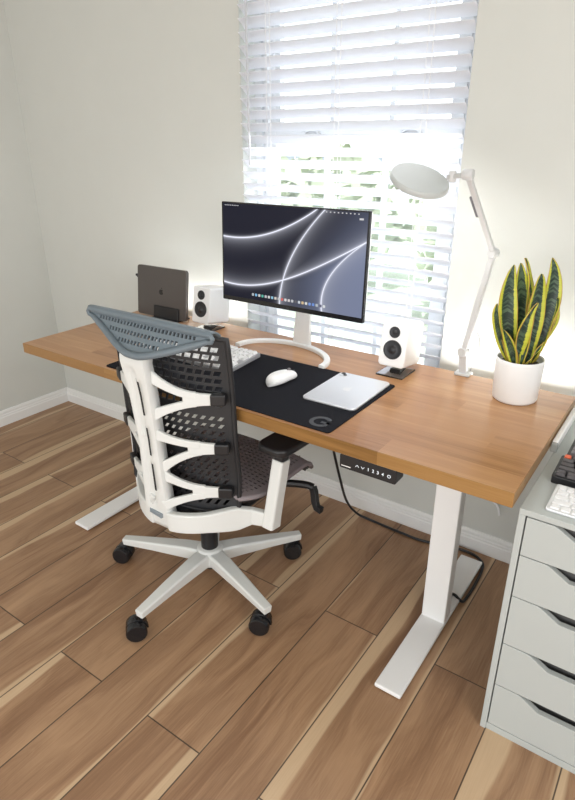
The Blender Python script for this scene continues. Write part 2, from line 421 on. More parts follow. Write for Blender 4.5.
shrub((1.2, 4.8, -.5), 1.0, 1.55, 'pale green shrub seen through the blind to the right of the monitor', 3, 700)
shrub((-1.5, 5.6, -.5), 1.2, 1.85, 'pale green shrub seen through the blind above the monitor', 5, 700)
fe = thing('garden_fence', 'low grey blue fence seen faintly through the blind above the monitor', 'fence', (-4.0, 9.0, -.5))
for k in range(12):
    x = -1.5+k*.255; b = MB(); b.prism([(x, 0), (x+.22, 0), (x+.22, 1.72), (x+.11, 1.80), (x, 1.72)], .03, Matrix.Translation((0, .03, 0)) @ RX(PI/2)); b.build('board', M['fence'], fe)
for zz_ in (.4, 1.3): MB().box(-1.55, 1.55, .03, .09, zz_, zz_+.10).build('rail', M['fence'], fe)

# ================================================================ DESK
DX0, DX1, DY0, DY1, DZ = .942, 2.792, -.765, -.114, .746
desk = thing('standing_desk', 'long oak topped standing desk with white steel T-legs under the window', 'desk', (1.8635, -.4355, 0))
ox, oy = desk.location[:2]
b = MB(); b.box(DX0-ox, DX1-ox, DY0-oy, DY1-oy, DZ-.038, DZ)
for f in b.b.faces:
    f.normal_update()
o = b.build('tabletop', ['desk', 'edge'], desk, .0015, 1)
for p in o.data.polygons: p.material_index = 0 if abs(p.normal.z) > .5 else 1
for fx in (1.133, 2.512):
    lg = MB(); lg.box(fx+.002-ox, fx+.080-ox, -.465-oy, -.415-oy, .016, .69); o = lg.build('leg', 'white', desk, .004)
    MB().box(fx-ox, fx+.082-ox, -.796-oy, -.087-oy, .006, .020).build('foot', 'white', o, .004)
    for yy in (-.76, -.12): b = MB(); b.lathe([(.014, 0), (.016, .003), (.016, .006)], 16, T(fx+.041-ox, yy-oy, 0)); b.build('foot_pad', 'black', o)
    MB().box(fx-ox, fx+.082-ox, -.70-oy, -.17-oy, .690, .7079).build('bracket', 'white', desk, .003)
MB().box(1.17-ox, 2.55-ox, -.50-oy, -.46-oy, .672, .690).build('crossbar', 'white', desk, .003)
# control panel
cx0, cx1 = 2.352, 2.513
cp = MB(); cp.prism(rrect(cx1-cx0, .040, .005), .045, T((cx0+cx1)/2-ox, -.718-oy, .6875) @ RX(PI/2)); o = cp.build('control_panel', 'black', desk, .001)
yf = -.763-oy-.0002
def ptxt(s, x, z, size, m='btn', name='button_print'): return text_mesh(s, size, name, m, T(x-ox, yf, z) @ RX(PI/2), o, .0002, .0002)
for k, ch in enumerate('1234'): ptxt(ch, 2.436+.0135*k, .686, .0125)
for k, sgn in ((0, 1), (1, -1)):
    x = 2.404+.016*k-ox; z = .686
    b = MB(); b.tube([(x-.0045, yf, z-.0025*sgn), (x, yf, z+.003*sgn), (x+.0045, yf, z-.0025*sgn)], .0008, 6, up=(0, 1, 0)); b.build('button_print', 'btn', o)
b = MB(); x = 2.494-ox; b.tube([(x+.004*math.cos(2*PI*k/14), yf, .686+.004*math.sin(2*PI*k/14)) for k in range(14)], .0008, 6, up=(0, 1, 0), closed=True); b.build('button_print', 'btn', o)
b = MB(); b.box(2.357-ox, 2.385-ox, yf, yf+.001, .674, .6765); b.build('print_line', 'text', o)

# power cable on floor
b = MB(); P = [(2.0, -.26, .706), (2.012, -.26, .56), (2.03, -.25, .41), (2.04, -.20, .24), (2.035, -.13, .10), (2.06, -.085, .025), (2.12, -.070, .0055), (2.26, -.078, .0055), (2.354, -.077, .0055), (2.45, -.050, .0055), (2.54, -.045, .0055), (2.590, -.075, .0055), (2.604, -.13, .0055), (2.608, -.22, .0055), (2.605, -.30, .0055), (2.599, -.325, .014), (2.575, -.322, .0255), (2.56, -.33, .035), (2.556, -.395, .12), (2.555, -.40, .30), (2.555, -.40, .685)]
b.tube(spline(P), .0052, 8); tag(b.build('power_cable', 'black', smooth=True), 'black power cable hanging under the desk and running along the skirting to the right foot', 'cable')
b = MB(); b.tube(spline([(2.535, -.024, .40), (2.53, -.022, .285), (2.55, -.022, .258), (2.574, -.022, .250), (2.60, -.022, .229), (2.613, -.03, .20)]), .0035, 8); o = b.build('wall_cable', 'cord', smooth=True); tag(o, 'thin white cable hanging against the wall behind the right desk leg', 'cable')

# ================================================================ CHAIR
CX, CY = 1.805, -.705
ch = thing('office_chair', 'white framed ergonomic office chair with black perforated back and five castors', 'chair', (CX, CY, 0))
def C3(x, y, z): return Vector((x-CX, y-CY, z))
# star base
b = MB(); az0 = math.radians(55.5)
b.lathe([(.022, .062), (.040, .070), (.050, .085), (.050, .125), (.040, .136), (.030, .139)], 32)
for k in range(5):
    a = az0+2*PI*k/5; d = Vector((math.cos(a), math.sin(a), 0))
    pts = [d*r+Vector((0, 0, z)) for r, z in ((.02, .104), (.10, .104), (.22, .099), (.345, .092))]
    def sec(wt, wb, h): return [(-wb, -h), (wb, -h), (wt, h*.75), (wt*.8, h), (-wt*.8, h), (-wt, h*.75)]
    b.sweep(pts, [sec(.030, .026, .026), sec(.027, .023, .024), sec(.022, .018, .018), sec(.016, .013, .013)])
b.build('star_base', 'chairwhite', ch, .003)
def caster(a):
    d = Vector((math.cos(a), math.sin(a), 0)); p = d*.335
    sw = math.radians(215)+.25*math.sin(3*a)
    mt = T(p.x, p.y, 0) @ RZ(sw)
    b = MB(); b.lathe([(.0085, .055), (.0085, .085)], 14, mt)
    hood = []
    for k in range(9):
        t = PI*k/8*1.05-.1; hood.append((.018+.0365*math.cos(t), .0335+.0365*math.sin(t)))
    hood += [(.018-.022, .0335), (.018+.022, .0335)]
    b.prism(hood, .014, mt @ T(0, .007, 0) @ RX(PI/2))
    c = b.build('caster', 'rubber', ch, .002)
    for sgn in (-1, 1):
        w_ = MB(); w_.lathe([(.012, 0), (.030, .001), (.0335, .004), (.0335, .020), (.030, .0245), (.010, .0255), (0, .025)], 28, mt @ T(.020, sgn*.0055, .0335) @ RX(-sgn*PI/2))
        w_.build('wheel', 'rubber', c, smooth='auto')
for k in range(5): caster(az0+2*PI*k/5)
b = MB(); b.lathe([(.018, .045), (.020, .050), (.020, .062), (.030, .063), (.030, .33), (.036, .335), (.036, .36)], 28); b.build('gas_lift', 'black', ch, smooth='auto')
# mechanism under the seat
b = MB(); b.box(-.075, .075, -.16, .17, .345, .395); b.box(-.04, .04, -.20, -.10, .340, .385); b.box(-.20, .20, -.10, .06, .375, .40); b.build('mechanism', 'black', ch, .012)
b = MB(); b.tube(spline([(.07, .10, .375), (.17, .20, .355), (.235, .25, .345), (.265, .262, .338)], 6), .014, 8)
b.sweep([(.262, .262, .340), (.272, .257, .325), (.280, .252, .29), (.290, .248, .272), (.312, .246, .268)], [(-.012, -.010), (.012, -.010), (.012, .010), (-.012, .010)], up=(0, 1, 0)); b.build('lever', 'black', ch, .002)
def B3(x, y, z):
    v = Vector((x-1.795, y+.80, 0)); v.rotate(Matrix.Rotation(math.radians(2.5), 3, 'Z')); return Vector((v.x+1.795-CX, v.y-.80-CY, z))
# seat: thin flexing plate on ribs
def seatz(u, v):
    x = (u-.5); return .466-.030*(abs(x)*2)**3*.6-.045*max(0, (v-.80)/.2)**2+.012*max(0, (.2-v)/.2)
def seatf(u, v):
    wd = .248*(1-.14*max(0, (.3-v)/.3)**2-.06*max(0, (v-.85)/.15)**2)
    return Vector(((u-.5)*2*wd, -.075+v*.372, seatz(u, v)))
b = MB(); b.perforated(seatf, 26, 22, lambda i, j: (.74, .46) if 0 < i < 25 and 0 < j < 21 else None)
b.build('seat', 'seat', ch, solid=.004, off=-1)
b = MB(); b.grid(lambda u, v: seatf(.02+u*.96, .02+v*.96)+Vector((0, 0, -.010)), 20, 16); o = b.build('seat_pan', 'mesh', ch, solid=.026, off=-1, smooth=True)
b = MB(); E_ = [seatf(1, v/16) for v in range(17)]+[seatf(1-u/12, 1) for u in range(1, 13)]+[seatf(0, 1-v/16) for v in range(1, 17)]+[seatf(u/12, 0) for u in range(1, 12)]
b.tube([p+Vector((0, 0, -.008)) for p in E_], .009, 8, closed=True); b.build('seat_rim', 'seat', ch, smooth=True)
b = MB(); b.tube(spline([(.200, .270, .440), (.205, .275, .405), (.222, .278, .392), (.236, .272, .405), (.236, .268, .432)], 5), .002, 6); b.build('wire_hook', 'black', ch)

# backrest surface: x right, y depth (world), z
def back_y(x, z):
    c = .060*(1-min(1, abs(x)/.215)**2)
    return -.797-c-.018*max(0, (z-.70)/.27)**2+.012*math.exp(-((z-.52)/.10)**2)
def backf(u, v):
    x = (u-.5)*2*.221; z = .400+v*.565+.012*(1-(2*u-1)**2)*v
    return B3(x+1.795, back_y(x, z), z)
def hole(i, j):
    sg = 1 if i > 8 else -1
    if i in (0, 17) or j in (0, 23): return None
    if j >= 15: return (.74, .68, .12*sg)
    if j in (14, 8): return None
    if j >= 9: return (.44, .60, .22*sg)
    return (.40, .74, .26*sg)
b = MB(); b.perforated(backf, 18, 24, hole); b.build('backrest', 'mesh', ch, solid=.004)
b = MB(); R = [backf(1, k/20) for k in range(21)]+[backf(1-k/16, 1) for k in range(1, 17)]+[backf(0, 1-k/20) for k in range(1, 21)]+[backf(k/16, 0) for k in range(1, 16)]
b.tube(R, .0078, 8, up=(0.2, 1, 0.1), closed=True); b.build('back_rim', 'mesh', ch, smooth=True)

# spine: moulded channel
def sp_y(z): return interp([(.33, -.905), (.40, -.913), (.65, -.921), (.80, -.934), (.90, -.950), (.94, -.940)], z)
cols = [(-.044, .036), (-.044, .010), (-.040, .002), (-.033, 0), (-.026, .002), (-.021, .009), (-.004, .010), (.000, .006), (.006, .001), (.014, 0), (.032, 0), (.040, .002), (.044, .010), (.044, .036)]
def spw(z): return interp([(.33, 1.25), (.42, 1.12), (.62, .92), (.80, 1.0), (.88, 1.08), (.96, 1.15)], z)
def spine_f(u, v):
    k = u*13; a = int(min(12, k)); f = k-a; z = .335+v*.600
    x = cols[a][0]*(1-f)+cols[a+1][0]*f; d = cols[a][1]*(1-f)+cols[a+1][1]*f
    if z < .405 or z > .872: d = max(.000, d if abs(x) > .038 else .001)
    return B3(x*spw(z)+1.783, sp_y(z)+d, z)
def slot(i, j):
    z = .335+(j+.5)/44*.600
    return i in (8,) and (.475 < z < .565 or .60 < z < .69 or .735 < z < .845)
b = MB(); b.grid(spine_f, 13, 44, slot); b.build('spine', 'chairwhite', ch, solid=.008, smooth='auto', off=-1)
b = MB(); b.box(-.026, .026, -.003, .006, -.008, .008, T(1.786-CX, sp_y(.37)-CY-.004, .385) @ RY(.12)); b.build('nameplate', 'greylabel', ch, .0015)
for z0, z1 in ((.470, .570), (.595, .695), (.730, .850)):  # dark strips fill the slots: shade painted in, the openings are paler
    b = MB(); n_ = 6
    b.grid(lambda u, v: B3(1.783+(.005+.010*u)*spw(z0+(z1-z0)*v), sp_y(z0+(z1-z0)*v)+.0015, z0+(z1-z0)*v), 1, n_); b.build('slot_shade_strip', 'slotshade', ch, solid=.001)
# ribs
def rib_pt(u, z, s_):
    x = .022+u*.190
    return B3(1.795+s_*x, back_y(x, z)-.012-.040*(1-u)**1.5-.006, z)
def rib(s_, zu, zl, zt_):
    b = MB()
    def ribbon(P):
        pts = [rib_pt(u, z, s_) for u, z, w_ in P]; W_ = [w_ for *_, w_ in P]
        b.sweep(pts, [[(-.006, -w_), (.006, -w_), (.006, w_), (-.006, w_)] for w_ in W_], up=(0, 0, 1))
    n = 14
    for za in (zu, zl):
        P = []
        for k in range(n+1):
            u = .62*k/n; t = u/.62; e = 1-(1-t)**1.75 if za == zu else 1-(1-t)**1.5
            off = (.012 if za == zu else -.0115)
            P.append((u, za+(zt_+off-za)*e, .012-.001*t+.006*(1-t)**4))
        ribbon(P)
    ribbon([(.44, zt_+.000, .008), (.49, zt_, .020), (.58, zt_, .0215), (.70, zt_, .0185), (.84, zt_, .0165)])
    b.build('rib', 'chairwhite', ch, .003)
    b = MB(); P = [(.80, .0175), (.90, .018), (1.0, .017)]
    b.sweep([rib_pt(u, zt_, s_) for u, w_ in P], [[(-.011, -w_), (.011, -w_), (.011, w_), (-.011, w_)] for u, w_ in P]); b.build('rib_cap', 'black', ch, .005)
for s_ in (1, -1):
    rib(s_, .860, .735, .790); rib(s_, .672, .555, .632); rib(s_, .532, .424, .480)
# lower bow and arm supports
def bow(s_):
    b = MB(); P = []
    for k in range(13):
        t = k/12; x = .03+t*.185
        y = -.902+.115*t**1.9
        P.append((1.80+s_*x, y, .368+.018*t))
    P += [(1.80+s_*.245, -.755, .387), (1.80+s_*(.306 if s_ > 0 else .27), -.735, .385)]
    W_ = [.033]*8+[.034, .036, .038, .040, .040, .028, .024]
    b.sweep([C3(*p) for p in P], [[(-.012, -w_), (.012, -w_), (.012, w_), (-.012, w_)] for w_ in W_])
    b.build('back_bow', 'chairwhite', ch, .005)
    b = MB(); p0 = C3(1.80+s_*(.304 if s_ > 0 else .268), -.738, .362); p1 = C3(1.80+s_*(.318 if s_ > 0 else .275), -.700 if s_ > 0 else -.66, .586)
    sec = lambda a, c: rrect(a, c, .008, 3)
    b.sweep([p0, p0.lerp(p1, .15), p0.lerp(p1, .6), p1], [sec(.042, .052), sec(.040, .050), sec(.040, .048), sec(.040, .048)], up=(0, 1, 0))
    b.build('arm_post', 'chairwhite', ch, .002)
    b = MB(); b.sweep([p1, p1+Vector((s_*.003, .002, .036))], rrect(.034, .040, .008, 3), up=(0, 1, 0)); b.build('arm_stem', 'black', ch)
    b = MB(); q = p1+Vector((-s_*.001, .045, .034))
    b.prism(rrect(.108, .205, .035, 6), .026, T(*q) @ RZ(-s_*.06)); b.build('arm_pad', 'black', ch, .008, 3, smooth='auto')
bow(1); bow(-1)

# headrest: triangular rimmed shell
HW = .236
def hy(x, z):
    t = min(1.15, max(0, (z-.926)/.080)); return -.958+.056*t+(1-t)*.055*(abs(x)/HW)**2
def hb(x): return .926+.068*(max(0, abs(x)-.022)/(HW-.022))**1.25
hd = thing  # noqa
HX = 1.812
def hp(x, z, d=0): return C3(HX+x, hy(x, z)+d, z)
b = MB()
def hf(u, v):
    x = (u-.5)*2*(HW-.006); z = .926+.080*v; return hp(x, max(z, min(1.004, hb(x)+.004)), .004)
def hh(i, j):
    z = .926+.080*(j+.5)/8; x = abs((i+.5)/34-.5)*2*(HW-.006)
    if j in (2, 4, 6) and z > hb(x)+.013 and x < .192: return (.62, .95)
    return None
b.perforated(hf, 34, 8, hh); head = b.build('headrest', 'slate', ch, solid=.006)
rim = [hp(-HW+2*HW*k/30, 1.008) for k in range(31)]
rim += [hp(HW+.006, .999), hp(HW+.002, .990)]
rim += [hp(HW-2*HW*k/40, hb(HW-2*HW*k/40)) for k in range(1, 40)]
rim += [hp(-HW-.002, .990), hp(-HW-.006, .999)]
b = MB(); b.tube(rim, [.0065+.004*min(1, max(0, (HW-abs(p.x-(HX-CX)))/.05)) for p in rim], 10, up=(.1, 1, .15), closed=True); b.build('headrest_rim', 'slate', head, smooth=True)
b = MB(); b.grid(lambda u, v: hp((u-.5)*2*(HW+.004), 1.012+.006*math.sin(v*PI*.5)-.020*v*v, .000+.034*v), 30, 8); b.build('headrest_top', 'slate', head, solid=.006, smooth=True)

# ================================================================ DESK ITEMS
# desk mat
dm = thing('desk_mat', 'large black cloth desk mat with a grey logo along the front edge of the desk', 'desk mat', (1.86, -.549, DZ))
b = MB(); b.prism(rrect(.90, .405, .012), .003, Matrix()); b.build('cloth', 'mat', dm, .0008)
b = MB()   # G mark near the right front corner
cxg, cyg = .395, -.155; P = [(cxg+.026*math.cos(t), cyg+.026*math.sin(t)) for t in [math.radians(40+k*280/24) for k in range(25)]]
b.sweep([(x, y, .0032) for x, y in P], [(-.006, -.0002), (.006, -.0002), (.006, .0004), (-.006, .0004)])
b.box(cxg+.002, cxg+.027, cyg-.006, cyg+.004, .003, .0036); b.box(cxg+.017, cxg+.027, cyg-.019, cyg+.004, .003, .0036); b.build('logo_print', 'logo', dm)
MT = DZ+.003

# tablet
tb = thing('tablet', 'silver tablet lying face down on the right end of the black desk mat', 'tablet', (2.207, -.475, MT), .02)
b = MB(); b.prism(rrect(.178, .250, .017, 7), .006, Matrix()); b.build('body', 'silver', tb, .0015, 2)
b = MB(); b.prism(rrect(.030, .030, .008, 5), .0018, T(-.068, .104, .006)); cb = b.build('camera_bump', 'silver', tb, .0006)
b = MB(); b.lathe([(.0075, 0), (.0075, .001), (.006, .0012), (0, .0012)], 20, T(-.073, .109, .0078)); b.lathe([(.0065, 0), (.0065, .001), (0, .001)], 20, T(-.062, .098, .0078)); b.build('lens', 'black', cb)
apple_logo(tb, 'logo', 'key', T(0, 0, .006) @ RZ(0), .0145)

# mouse
mo = thing('computer_mouse', 'white wireless mouse on the black desk mat', 'mouse', (1.995, -.525, MT), -.12)
b = MB()
def msf(u, v):
    # u across 0..1, v along 0 (rear) .. 1
    a = 2*PI*u; t = PI*v; q = math.sin(t); y = -.0625*math.cos(t)
    wd = .0325*q**.8*(1-.10*math.exp(-((v-.55)/.15)**2)); h = .041*q**.55*(1-.30*v)
    z = math.sin(a); return Vector((wd*math.copysign(abs(math.cos(a))**.8, math.cos(a)), y, h*(.40+.60*abs(z)**.9) if z > 0 else h*.40*(1+z)))
b.grid(msf, 32, 24); b.build('shell', 'spk', mo, smooth=True, weld=True)
b = MB(); b.lathe([(.006, -.003), (.008, -.002), (.008, .002), (.006, .003)], 16, T(0, .034, .029) @ RY(PI/2)); b.build('scroll_wheel', 'keygrey', mo)
b = MB(); b.box(-.0007, .0007, .043, .061, .0, .0225); b.build('button_seam', 'keygrey', mo)

# keyboard builder
def keyboard(name, label, loc, rz, W_, D_, body, rows, ukey, keymat, key_h, bh=.012, tilt=.05, accent=None, group=None):
    k = thing(name, label, 'keyboard', loc, rz, group)
    mt = RX(tilt)
    b = MB(); b.prism(rrect(W_, D_, .006), bh, T(0, 0, D_/2*math.sin(tilt)) @ mt); b.build('body', body, k, .0015)
    cache = {}
    pitch = (D_-.012)/len(rows)
    for r, row in enumerate(rows):
        tot = sum(abs(q) for q in row); sc = (W_-.012)/tot; x = -W_/2+.006
        for c, q in enumerate(row):
            wd = abs(q)*sc
            if q > 0:
                kw = round(wd-.0028, 4); mm = keymat if not callable(keymat) else keymat(r, c, len(row))
                key = (kw, mm)
                if key not in cache:
                    bb = MB(); p0 = rrect(kw, pitch-.0028, .002, 2); p1 = rrect(kw-.003, pitch-.0058, .002, 2)
                    v0 = [bb.b.verts.new((*p, 0)) for p in p0]; v1 = [bb.b.verts.new((*p, key_h)) for p in p1]
                    bb.b.faces.new(v1); bb.b.faces.new(v0[::-1])
                    for i in range(len(p0)): j = (i+1) % len(p0); bb.b.faces.new([v0[i], v0[j], v1[j], v1[i]])
                    o = bb.build('key', mm, k); cache[key] = o
                else:
                    o = cache[key].copy(); S.collection.objects.link(o); o.parent = k
                y = D_/2-.006-pitch*(r+.5)
                p = mt @ Vector((x+wd/2, y, bh)); o.location = (p.x, p.y, p.z+D_/2*math.sin(tilt)-.0002); o.rotation_euler = (tilt, 0, 0)
            x += wd
    return k
full = [[1.0]+[-.5]+[1]*4+[-.3]+[1]*4+[-.3]+[1]*4+[-.4]+[1]*3+[-.4]+[1]*4]
full += [[1]*13+[2, -.4]+[1]*3+[-.4]+[1]*4, [1.5]+[1]*12+[1.5, -.4]+[1]*3+[-.4]+[1]*4, [1.75]+[1]*11+[2.25, -3.8]+[1]*3+[-1], [2.25]+[1]*10+[2.75, -1.4, 1, -1.4]+[1]*4, [1.25]*3+[6.25]+[1.25]*4+[-.4]+[1]*3+[-.4]+[2, 1, 1]]
keyboard('computer_keyboard', 'white keyed full size keyboard on the desk mat, partly behind the chair back', (1.592, -.485, MT), 0, .445, .175, 'kbody', full, 0, 'key', .008, .014, .06)

# monitor
mn = thing('computer_monitor', 'wide monitor with white arc stand showing a dark blue swoosh wallpaper', 'monitor', (1.84, -.24, DZ), .0)
SW, SH = .606, .355; zc = 1.0745-DZ
b = MB(); b.prism(rrect(SW, SH, .004, 3), .012, T(0, .006, zc) @ RX(PI/2)); b.build('bezel', 'screenframe', mn, .001)
b = MB(); b.prism(rrect(SW-.004, SH-.004, .004, 3), .010, T(0, .016, zc) @ RX(PI/2)); b.prism(rrect(.30, .22, .03, 5), .018, T(0, .034, zc-.02) @ RX(PI/2)); b.build('back_cover', 'white', mn, .003)
# wallpaper: glowing curves computed in the panel's own coordinates
m = bpy.data.materials.new('lit_display'); m.use_nodes = True; N = NT(m); pb = N.n['Principled BSDF']
X, Y, Z = N.xyz('Object')
aw, ah = SW-.014, SH-.022
u = N.m('ADD', N.m('DIVIDE', X, aw), .5); v = N.m('ADD', N.m('DIVIDE', N.m('SUBTRACT', Z, zc+.006), ah), .5)
def poly(t, cs):
    r = cs[0]
    for c in cs[1:]: r = N.m('ADD', N.m('MULTIPLY', r, t), c)
    return r
def sat(x): return N.m('MINIMUM', N.m('MAXIMUM', x, 0.), 1.)
d1 = N.m('SUBTRACT', poly(u, [.9353, -.1316, .6543]), v)          # >0 below the curve
d3 = N.m('SUBTRACT', poly(u, [-.3962, 1.2129, -.2387, .1525]), v)
d2 = N.m('SUBTRACT', u, poly(v, [.2837, .0113, .4381]))           # >0 right of the curve
d4 = N.m('SUBTRACT', u, poly(v, [.6466, -.1152, .7393]))
def glow(d, wl, wr, core):
    e = lambda q, w_: N.m('POWER', 2.718, N.m('MULTIPLY', q, -1./w_))
    pos = N.m('GREATER_THAN', d, 0.); ad = N.m('ABSOLUTE', d)
    h = N.m('ADD', N.m('MULTIPLY', pos, e(ad, wr)), N.m('MULTIPLY', N.m('SUBTRACT', 1., pos), e(ad, wl)))
    return N.m('ADD', N.m('MULTIPLY', h, .26), e(ad, core))
cut1 = N.ss(u, .72, .66); cut3 = N.ss(u, 1.01, .97)
gl = N.m('MULTIPLY', glow(d1, .012, .05, .006), cut1)
gl = N.m('MAXIMUM', gl, glow(d3, .05, .02, .006)); gl = N.m('MAXIMUM', gl, N.m('MULTIPLY', glow(d2, .015, .05, .0045), .8)); gl = N.m('MAXIMUM', gl, N.m('MULTIPLY', glow(d4, .012, .06, .0045), .8))
t_ = N.m('ADD', N.m('MULTIPLY', N.ss(d2, 0., .5), .45), N.m('MULTIPLY', N.m('MULTIPLY', N.ss(d3, -.05, .1), N.ss(u, .3, 1.)), .45))
base = N.mix(sat(t_), (.006, .0068, .017), (.19, .22, .33))
colr = N.mix(sat(gl), base, (.95, .97, 1.1))
N.L.new(colr, pb.inputs['Emission Color']); pb.inputs['Emission Strength'].default_value = 1.15
pb.inputs['Base Color'].default_value = (.01, .01, .012, 1); pb.inputs['Roughness'].default_value = .22; pb.inputs['Specular IOR Level'].default_value = .1
b = MB(); b.box(-aw/2, aw/2, -.0068, -.0058, zc+.006-ah/2, zc+.006+ah/2); scr = b.build('screen', m, mn)
cols_ = [(.5, .55, .6), (.2, .5, .8), (.7, .7, .7), (.1, .5, .4), (.6, .6, .65), (.75, .75, .75), (.3, .6, .8), (.7, .65, .6), (.6, .6, .6), (.7, .12, .10), (.8, .78, .8), (.75, .7, .7), (.6, .62, .65), (.1, .1, .12), (.65, .7, .75), (.75, .55, .3), (.8, .8, .75), (.2, .35, .8), (.15, .3, .75), (.5, .55, .6), (.12, .12, .2), (.75, .78, .8)]
for k, c in enumerate(cols_):
    x = (.235+.52*k/21-.5)*aw; z = zc+.006+(.055-.5)*ah
    b = MB(); b.prism(rrect(.0095, .0095, .002, 3), .0004, T(x, -.0068, z) @ RX(PI/2))
    mm = bpy.data.materials.get('icon_%d' % k) or mat('icon_%d' % k, (.02, .02, .02), .4, emit=c, es=.9)
    b.build('dock_icon', mm, scr)
b = MB()
for k in range(8): b.box((-.485+.014*k)*aw, (-.485+.014*k+.009)*aw, -.0072, -.0066, zc+.006+.478*ah, zc+.006+.485*ah)
for k in range(9): b.box((.24+.025*k)*aw, (.24+.025*k+.008)*aw, -.0072, -.0066, zc+.006+.476*ah, zc+.006+.486*ah)
b.box(.45*aw, .475*aw, -.0072, -.0066, zc+.006+.428*ah, zc+.006+.445*ah); b.build('menu_bar', mat('menu_glow', (.05, .05, .05), .5, emit=(.7, .7, .75), es=.8), scr)
text_mesh('LG', .010, 'logo', 'logo', T(0, -.0062, zc-SH/2+.007) @ RX(PI/2), mn, .0002)
for o in (o for o in mn.children):     # the panel leans back a little
    a = math.radians(-2.6); pv = Vector((0, .006, zc+SH/2)); R_ = Matrix.Rotation(a, 3, 'X')
    o.rotation_euler = (a, 0, 0); o.location = pv-R_ @ pv+Vector((-.006, 0, .002))
# stand: tapered neck and thin arc base
b = MB(); b.sweep([(.008, .060, zc-.04), (.008, .058, .12), (.008, .050, .012)], [rrect(.062, .012, .004, 3), rrect(.064, .012, .004, 3), rrect(.078, .014, .004, 3)], up=(0, 1, 0)); b.build('neck', 'white', mn, .001)
b = MB(); P = []
for k in range(33):
    t = math.radians(-4+188*k/32); P.append((.193*math.cos(t)+.001, -.090+.137*math.sin(t)-.012*math.cos(t), .007))
b.sweep(P, [(-.011, -.007), (.011, -.007), (.011, .005), (.008, .007), (-.008, .007), (-.011, .005)]); b.build('arc_base', 'white', mn, .002)

# speakers on tilted stands
def speaker(loc, rz, label, slabel):
    st = thing('speaker_stand', slabel, 'speaker stand', loc, rz, 'speaker stands on the desk')
    b = MB(); b.prism(rrect(.096, .108, .004, 3), .0035, Matrix()); b.build('base_plate', 'black', st, .0008)
    b = MB(); b.prism(rrect(.090, .102, .004, 3), .0010, T(0, 0, .0035)); b.build('plate_top', 'mirror', st)
    ti = math.radians(9); lift = .011
    b = MB(); b.prism([(-.022, .0045), (.030, .0045), (.030, lift-.006), (-.016, lift+.002)], .036, T(-.018, .012, 0) @ Matrix(((0, 0, 1, 0), (1, 0, 0, 0), (0, 1, 0, 0), (0, 0, 0, 1)))); b.build('support', 'black', st, .002)
    sp = thing('desktop_speaker', label, 'speaker', loc, rz, 'white desktop speakers')
    mt = T(0, .016, lift+.0205-.0072) @ RX(-ti)
    hh_ = .146
    b = MB(); b.prism(rrect(.092, hh_, .012, 6), .125, mt @ T(0, .0625, hh_/2) @ RX(PI/2)); b.build('cabinet', 'spk', sp, .004, 3, smooth='auto')
    fr = mt @ T(0, -.0626, 0) @ RX(PI/2)
    b = MB(); b.lathe([(.0315, 0), (.0315, .0022), (.0290, .003), (.0285, .0015), (.025, .0010), (.014, -.0), (.0125, .0005), (.009, .0035), (0, .005)], 40, fr @ T(0, .056, 0)); b.build('woofer', 'cone', sp, smooth='auto')
    b = MB(); b.lathe([(.0185, 0), (.0185, .0018), (.0165, .0025), (.013, .0012), (.0085, .0012), (.006, .004), (0, .0055)], 32, fr @ T(0, .113, 0)); b.build('tweeter', 'cone', sp, smooth='auto')
speaker((2.255, -.236, DZ), 0, 'white desktop speaker with black drivers, right of the monitor', 'small black edged tilted stand under the right-hand speaker')
speaker((1.400, -.216, DZ), 0, 'white desktop speaker with black drivers, between dark laptop and monitor', 'small black edged tilted stand under the left-hand speaker')

# laptop standing on edge in a bracket
lp = thing('laptop', 'dark grey closed laptop standing on its edge at the left end of the desk', 'laptop', (1.130, -.212, DZ+.006), .03)
ti = RX(-.12)
b = MB(); b.prism(rrect(.285, .212, .012, 6), .0075, ti @ T(0, -.0005, .106) @ RX(PI/2)); b.build('lid', 'spacegrey', lp, .0012)
b = MB(); b.prism(rrect(.285, .212, .012, 6), .0080, ti @ T(0, .0082, .106) @ RX(PI/2)); b.build('base', 'spacegrey', lp, .0012)
apple_logo(lp, 'logo', 'darklogo', ti @ T(0, -.008, .108) @ RX(PI/2), .0125)
st = thing('laptop_stand', 'small black bracket holding the dark laptop upright', 'laptop stand', (1.163, -.2095, DZ), .03)
b = MB(); b.box(-.075, .075, -.050, .055, 0, .006); b.build('base', 'black', st, .002)
b = MB(); b.box(-.072, .072, -.004, 0, .0, .052, T(0, -.0125, .004) @ ti); b.build('front_plate', 'black', st, .002)
b = MB(); b.box(-.072, .072, 0, .004, .0, .052, T(0, .022, .004) @ ti); b.build('rear_plate', 'black', st, .002)
b = MB(); P = spline([(.990, -.196, .914), (.972, -.192, .917), (.958, -.185, .912), (.955, -.170, .896), (.968, -.14, .876), (.985, -.125, .84), (.99, -.10, .79), (.99, -.098, .74), (.99, -.098, .55)], 6)
b.tube(P, .0028, 8); b.box(.968, .988, -.199, -.191, .911, .920); tag(b.build('charging_cable', 'black', smooth='auto'), 'short black charging cable plugged into the left edge of the dark laptop', 'cable')

